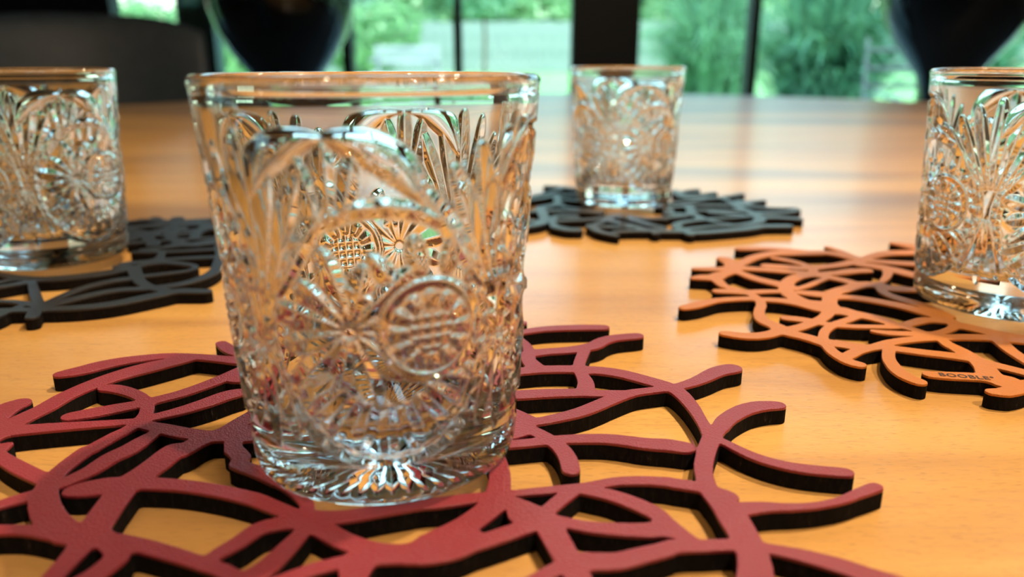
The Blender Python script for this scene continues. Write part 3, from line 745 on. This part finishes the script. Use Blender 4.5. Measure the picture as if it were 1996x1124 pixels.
def leaves(centers, n, size, seed, wid=.45):
    """leaf quads (folded, two faces each) scattered in ellipsoid shells"""
    r = np.random.default_rng(seed); V = []; nn = []
    cs = np.array([c[:3] for c in centers]); rs = np.array([c[3:6] for c in centers]); vol = np.prod(rs, 1)**(.7); vol /= vol.sum()
    idx = r.choice(len(cs), n, p=vol); d = r.normal(size=(n, 3)); d /= np.linalg.norm(d, axis=1)[:, None]
    rad = r.uniform(.55, 1.05, n)**.6; p = cs[idx]+d*rs[idx]*rad[:, None]
    nrm = d+r.normal(size=(n, 3))*.6+np.array([0, -.3, .4]); nrm /= np.linalg.norm(nrm, axis=1)[:, None]
    t = np.cross(nrm, r.normal(size=(n, 3))); t /= np.linalg.norm(t, axis=1)[:, None]; b = np.cross(nrm, t)
    s = size*r.uniform(.6, 1.3, n)[:, None]
    A = p-t*s; Cc = p+t*s; B = p+b*s*wid+nrm*s*.18; D = p-b*s*wid+nrm*s*.18
    V = np.stack([A, B, Cc, D], 1).reshape(-1, 3); base = np.arange(n)*4
    Fc = np.concatenate([np.stack([base, base+1, base+2], 1), np.stack([base, base+2, base+3], 1)])
    me = bpy.data.meshes.new('foliage'); me.from_pydata(V.tolist(), [], Fc.tolist()); return me
def shrub(name, x, y, blobs, n, size, m, label, cat, group, seed, trunk=.06, h=1.0):
    z = lawn_z(y); e = tag(empty(name, (x, y, z)), label, cat, group)
    tag(obj('foliage', leaves(blobs, n, size, seed), m, e), kind='stuff')
    obj('trunk', tube(bmesh.new(), [(0, 0, -.05), (.03, 0, h*.5), (0, .04, h)], [trunk, trunk*.75, trunk*.5], 8), 'bark', e, smooth=True)
    return e
# hedge row and trees beyond and before the fence
hed = [(-9.5, 26, 'leaf_bright', 'bright green tree beyond the fence, farthest left'), (-6.2, 25, 'leaf_mint', 'mint green tree left of the bench beyond the fence'),
       (-3.2, 26, 'leaf_bright', 'bright green tree behind the bench beyond the fence'), (-.3, 25, 'leaf_bright', 'yellow-green tree centred behind the fence'),
       (2.8, 26, 'leaf_mint', 'mint green tree just left of the wide post beyond the fence'), (6.2, 25, 'leaf_bright', 'bright green tree just right of the wide post beyond the fence'),
       (9.8, 26, 'leaf_mint', 'mint green tree beyond the ornamental grass'), (13.5, 25, 'leaf_dark', 'dark green tree beyond the right planter')]
for i, (x, y, m, lab) in enumerate(hed):
    y = 24.5 if i % 2 else 30; r = random.Random(i); bl = [(r.uniform(-1.4, 1.4), r.uniform(-.8, .8), r.uniform(1.2, 3.3), r.uniform(1.0, 1.7), r.uniform(.8, 1.2), r.uniform(.9, 1.5)) for _ in range(9)]
    bl += [(-1.2, 0, 1.2, 1.3, .9, 1.1), (1.2, 0, 1.2, 1.3, .9, 1.1)]
    shrub('tree', x, y, bl, 7000, .17, m, lab, 'tree', 'trees beyond the fence', 40+i, .12, 2.4)
# low shrubs in front of the fence at left
for i, (x, y, w_, lab) in enumerate(((-5.2, 15, 1.3, 'rounded bright shrub on the lawn behind the left planter'), (-8.0, 16, 1.4, 'rounded bright shrub on the lawn beyond the armchair'), (-3.6, 19.5, 1.1, 'small rounded shrub in front of the fence behind the bench'))):
    shrub('shrub', x, y, [(0, 0, .8, w_, .8, .8), (.6, .1, 1.1, .8, .7, .7), (-.6, 0, 1.0, .8, .7, .7)], 3500, .10, 'leaf_bright', lab, 'shrub', 'shrubs on the lawn', 60+i, .05, .9)
# young tree: thin stems seen just right of the left mullion
shrub('sapling', -.55, 15.5, [(0, 0, 2.1, .8, .6, .7), (.5, 0, 2.5, .6, .5, .5), (-.4, .1, 2.6, .6, .5, .5)], 1700, .11, 'leaf_mint', 'slender young tree with thin trunk between the narrow mullion and the wide post', 'tree', None, 77, .04, 2.0)
# ornamental grass clumps
def grass(x, y, n, Lm, seed, m, label, wd=.016):
    r = random.Random(seed); V = []; Fc = []
    e = tag(empty('ornamental_grass', (x, y, lawn_z(y))), label, 'plant', 'ornamental grass clumps outside the window')
    for k in range(n):
        a = r.uniform(0, 2*pi); L = r.uniform(.55, 1)*Lm; lean = r.uniform(.15, .95); w0 = wd*r.uniform(.7, 1.4)
        x0, y0 = r.gauss(0, .09)*Lm/1.4, r.gauss(0, .09)*Lm/1.4; up = L*(1-.25*lean)
        for i in range(11):
            t = i/10; rad = L*lean*(t**1.6)*.75; z = up*(t*1.55-.75*lean*t**3-.25*t**2)
            z = max(.01, z); ww = w0*(1-t**3)+.001; c = (x0+rad*cos(a), y0+rad*sin(a), z)
            px, py = -sin(a)*ww, cos(a)*ww
            V.append((c[0]-px, c[1]-py, c[2])); V.append((c[0]+px, c[1]+py, c[2]+ww*.3))
            if i: b = len(V)-4; Fc.append((b, b+1, b+3, b+2))
    me = bpy.data.meshes.new('blades'); me.from_pydata(V, [], Fc); tag(obj('blades', me, m, e), kind='stuff')
grass(2.75, 10.8, 2100, 2.3, 1, 'leaf_mint', 'arching ornamental grass clump right of the wide dark post', .018)
grass(3.05, 7.55, 1500, 2.0, 2, 'leaf_grass', 'arching ornamental grass clump right of the narrow right mullion', .022)
grass(5.6, 9.6, 900, 1.9, 3, 'leaf_grass', 'arching ornamental grass clump beyond the right planter', .02)
# outdoor lounge chair frame next to the right planter
lc = tag(empty('outdoor_chair', (2.85, 5.5, GZ0+.03)), 'pale metal outdoor chair standing on the terrace left of the right planter', 'chair')
for sx in (-.22, .30):
    obj('side_frame', tube(bmesh.new(), [(sx, -.28, 0), (sx+.02, -.30, .62), (sx, .1, .68), (sx, .32, .62), (sx, .36, 0)], .014, 8), 'outdoor_metal', lc, smooth=True)
obj('seat', box(bmesh.new(), -.22, .30, -.28, .30, .42, .47, .02), 'outdoor_metal', lc)
for k in range(3): obj('back_slat', box(bmesh.new(), -.22, .30, .33, .345, .70+.13*k, .73+.13*k, .004), 'outdoor_metal', lc)
for sx in (-.22, .30): obj('back_post', tube(bmesh.new(), [(sx, .32, .60), (sx, .36, 1.06)], .012, 8), 'outdoor_metal', lc)
